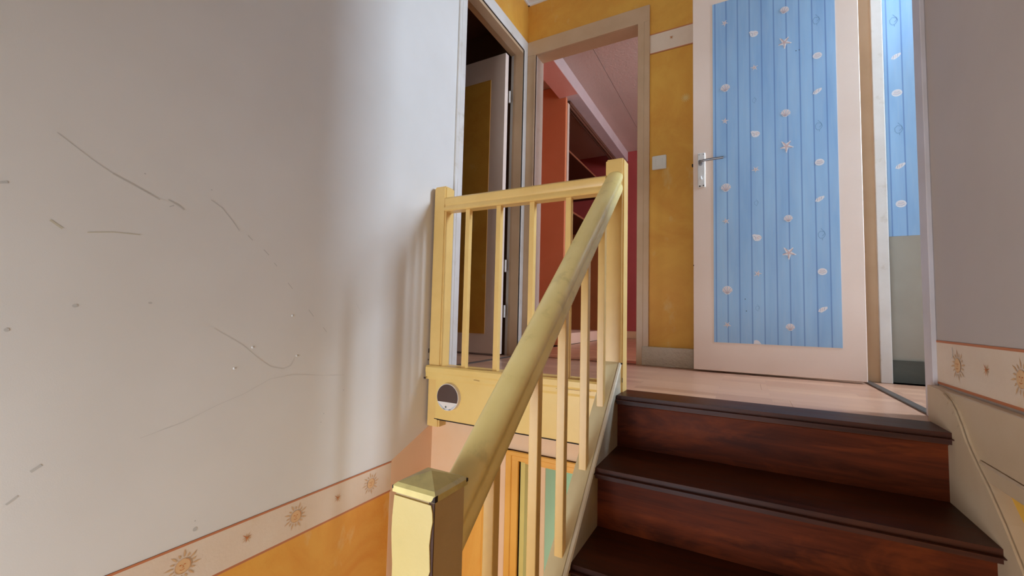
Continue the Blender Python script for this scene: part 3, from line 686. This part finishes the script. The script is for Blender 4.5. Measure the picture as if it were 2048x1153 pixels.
# thick peeling skin of paint on the front of the lower newel
bm = new_bm(); L_ = [(.8355, .0), (.833, -.03), (.8325, -.055), (.834, -.075), (.8365, -.10), (.8365, -.2), (.836, -.6)]
Rr = [(.9055, -.6), (.9075, -.30), (.9055, -.22), (.9015, -.13), (.9020, -.105), (.9070, -.090), (.9060, -.075), (.9045, -.055), (.9065, -.035), (.9090, -.022), (.9080, -.010), (.9050, 0.0)]
add_prism(bm, L_[:1] + [p for p in L_[1:]] + Rr, 'y', -2.0235, -2.020); bmesh.ops.recalc_face_normals(bm, faces=bm.faces)
tag(obj('paint_skin', bm, NEWELP, ln), 'pale yellow skin of paint peeling at its edges')
bm = new_bm(); add_prism(bm, [(.9045, -.26), (.9095, -.26), (.9098, -.60), (.9045, -.60)], 'y', -2.0245, -2.018)
add_prism(bm, [(.9035, -.13), (.9085, -.14), (.9095, -.19), (.9085, -.26), (.9035, -.26)], 'y', -2.0245, -2.018); obj('paint_flake', bm, NEWELP, ln)
bm = new_bm(); add_box(bm, (.9000, -2.0212, -.60), (.9096, -2.0195, .003)); tag(obj('bare_edge', bm, mat_flat('bare_wood_edge', (70, 40, 24), .8), ln), kind='stuff')
bm = new_bm()
add_prism(bm, [(.9045, .0045), (.9122, .0045), (.9122, .0135), (.9095, .0120), (.9070, .0070)], 'y', -2.0236, -2.0170); add_prism(bm, [(.8306, .008), (.8325, .0095), (.8320, .0134), (.8306, .0134)], 'y', -2.0236, -2.021); add_prism(bm, [(.8306, .011), (.834, .012), (.833, .0150), (.8306, .0145)], 'y', -1.946, -1.9415); add_prism(bm, [(.907, .0105), (.9124, .009), (.9124, .0138), (.909, .0142)], 'y', -1.946, -1.9415); tag(obj('paint_chip', bm, CHIP, cap), kind='stuff')
# handrail: profile swept parallel to the slope 0.855
def hz(y): return .822 + .858 * (y + .955)
half = [(0, 0), (.012, -.0015), (.021, -.006), (.028, -.013), (.0315, -.022), (.0315, -.031), (.0285, -.039), (.0262, -.046), (.0265, -.053), (.0300, -.060), (.0315, -.068), (.0310, -.077), (.0285, -.082)]
prof = half + [(-x, z) for x, z in reversed(half[1:])]
def sweep(name, y0, y1, zf, cx, mat, par, n=1):
    bm = new_bm(); A = None; first = None
    for i in range(n + 1):
        y = y0 + (y1 - y0) * i / n; ring = [bm.verts.new((cx + px, y, zf(y) + pz)) for px, pz in prof]
        if A:
            for k in range(len(prof)): bm.faces.new((A[k], A[(k + 1) % len(prof)], ring[(k + 1) % len(prof)], ring[k]))
        else: bm.faces.new(ring[::-1])
        A = ring
    bm.faces.new(A); bmesh.ops.recalc_face_normals(bm, faces=bm.faces)
    return obj(name, bm, mat, par, True)
sweep('handrail', -.953, -1.947, hz, .874, RAIL_OLD, sr_)
# balusters: own origin at the foot
def baluster_mesh(h, sl=0):
    bm = new_bm(); w = .0115
    vs0 = [bm.verts.new((x, y, 0 + sl * y)) for x, y in ((-w, -w), (w, -w), (w, w), (-w, w))]
    vs1 = [bm.verts.new((x, y, h + .858 * y * (1 if sl else 0))) for x, y in ((-w, -w), (w, -w), (w, w), (-w, w))]
    bm.faces.new(vs0[::-1]); bm.faces.new(vs1)
    for k in range(4): bm.faces.new((vs0[k], vs0[(k + 1) % 4], vs1[(k + 1) % 4], vs1[k]))
    es = [e for e in bm.edges if abs(e.verts[0].co.x - e.verts[1].co.x) < 1e-6 and abs(e.verts[0].co.y - e.verts[1].co.y) < 1e-6]
    bmesh.ops.bevel(bm, geom=es, offset=.0012, segments=1, affect='EDGES')
    return bm
for y in (-1.092, -1.262, -1.442, -1.607, -1.797):
    h = hz(y) - .080 - zs(y) + .004
    bm = baluster_mesh(h, .92); bmesh.ops.translate(bm, verts=bm.verts, vec=(.871, y, zs(y) - .002))
    obj('baluster', bm, RAIL, sr_, origin=(.871, y, zs(y)))
# landing railing
lr = empty('landing_railing', (.42, -.93, 0)); tag(lr, 'cream level railing across the landing edge, against the white wall', 'railing')
bm = new_bm(); add_box(bm, (.010, -.955, -.245), (.080, -.885, .868)); es = [e for e in bm.edges if max(v.co.z for v in e.verts) > .86]
bmesh.ops.bevel(bm, geom=es, offset=.007, segments=3, affect='EDGES'); lp = obj('end_post', bm, RAIL, lr, True)
bm = new_bm(); add_box(bm, (.0085, -.9562, .085), (.012, -.953, .105)); add_box(bm, (.0085, -.9562, .05), (.0105, -.953, .056)); tag(obj('paint_chip', bm, CHIP, lp), kind='stuff')
bm = new_bm()
tp = [(-.960, .8040), (-.954, .8105), (-.944, .8140), (-.920, .8140), (-.911, .8105), (-.905, .8040), (-.905, .752), (-.908, .745), (-.957, .745), (-.962, .750), (-.962, .759), (-.957, .766), (-.9555, .772), (-.960, .780)]
add_prism(bm, tp, 'x', .078, .841); obj('top_rail', bm, RAIL, lr, True)
bmesh_b = baluster_mesh(.722)
first = None
for x in (.199, .362, .524, .686):
    if first is None:
        bmesh.ops.translate(bmesh_b, verts=bmesh_b.verts, vec=(x, -.933, .028)); first = obj('baluster', bmesh_b, RAIL, lr, origin=(x, -.933, .028))
    else:
        c_ = first.copy(); c_.location = Vector((x, -.933, .028)) - lr.location; COL.objects.link(c_)

# ------------------------------------------------------------------ small things
sw = empty('light_switch', (.876, 0, 1.17)); tag(sw, 'square white rocker light switch on yellow wall beside the doorway', 'switch')
box('cover_plate', (.837, -.010, 1.130), (.915, 0, 1.211), SWITCHM, sw, .003, 2)
bm = new_bm(); add_box(bm, (.858, -.013, 1.149), (.894, -.008, 1.191), .0015)
bmesh.ops.rotate(bm, verts=bm.verts, cent=(.876, -.010, 1.17), matrix=Matrix.Rotation(.06, 3, 'X')); obj('rocker', bm, SWITCHM, sw)
nl = empty('night_light', (.149, -.968, -.099)); tag(nl, 'round two-tone stick-on sensor light on the yellow fascia', 'light')
bm = new_bm(); add_cyl(bm, (.149, -.968, -.099), (0, -1, 0), .0595, .018, 48, .0585); obj('rim', bm, DISC_R, nl, True)
def seg_disc(lo, hi, h, r=.0560):
    bm = new_bm(); pts = []
    ang = [2 * math.pi * i / 96 for i in range(96)]
    P_ = [(r * math.cos(a), r * math.sin(a)) for a in ang if lo <= r * math.sin(a) <= hi]
    P_.sort(key=lambda p: math.atan2(p[1] - (lo + hi) / 2, p[0]))
    add_prism(bm, [(.149 + x, -.099 + z) for x, z in P_], 'y', -.9862 - h, -.985); return bm
obj('dark_face', seg_disc(-.0235, .1, .0012), DISC_D, nl); obj('sensor_face', seg_disc(-.1, -.0240, .0010), DISC_W, nl)
bm = new_bm(); add_cyl(bm, (.142, -.9868, -.1415), (0, -1, 0), .0042, .002, 14, .003); obj('sensor', bm, mat_flat('sensor_grey', (96, 104, 96), .4), nl)
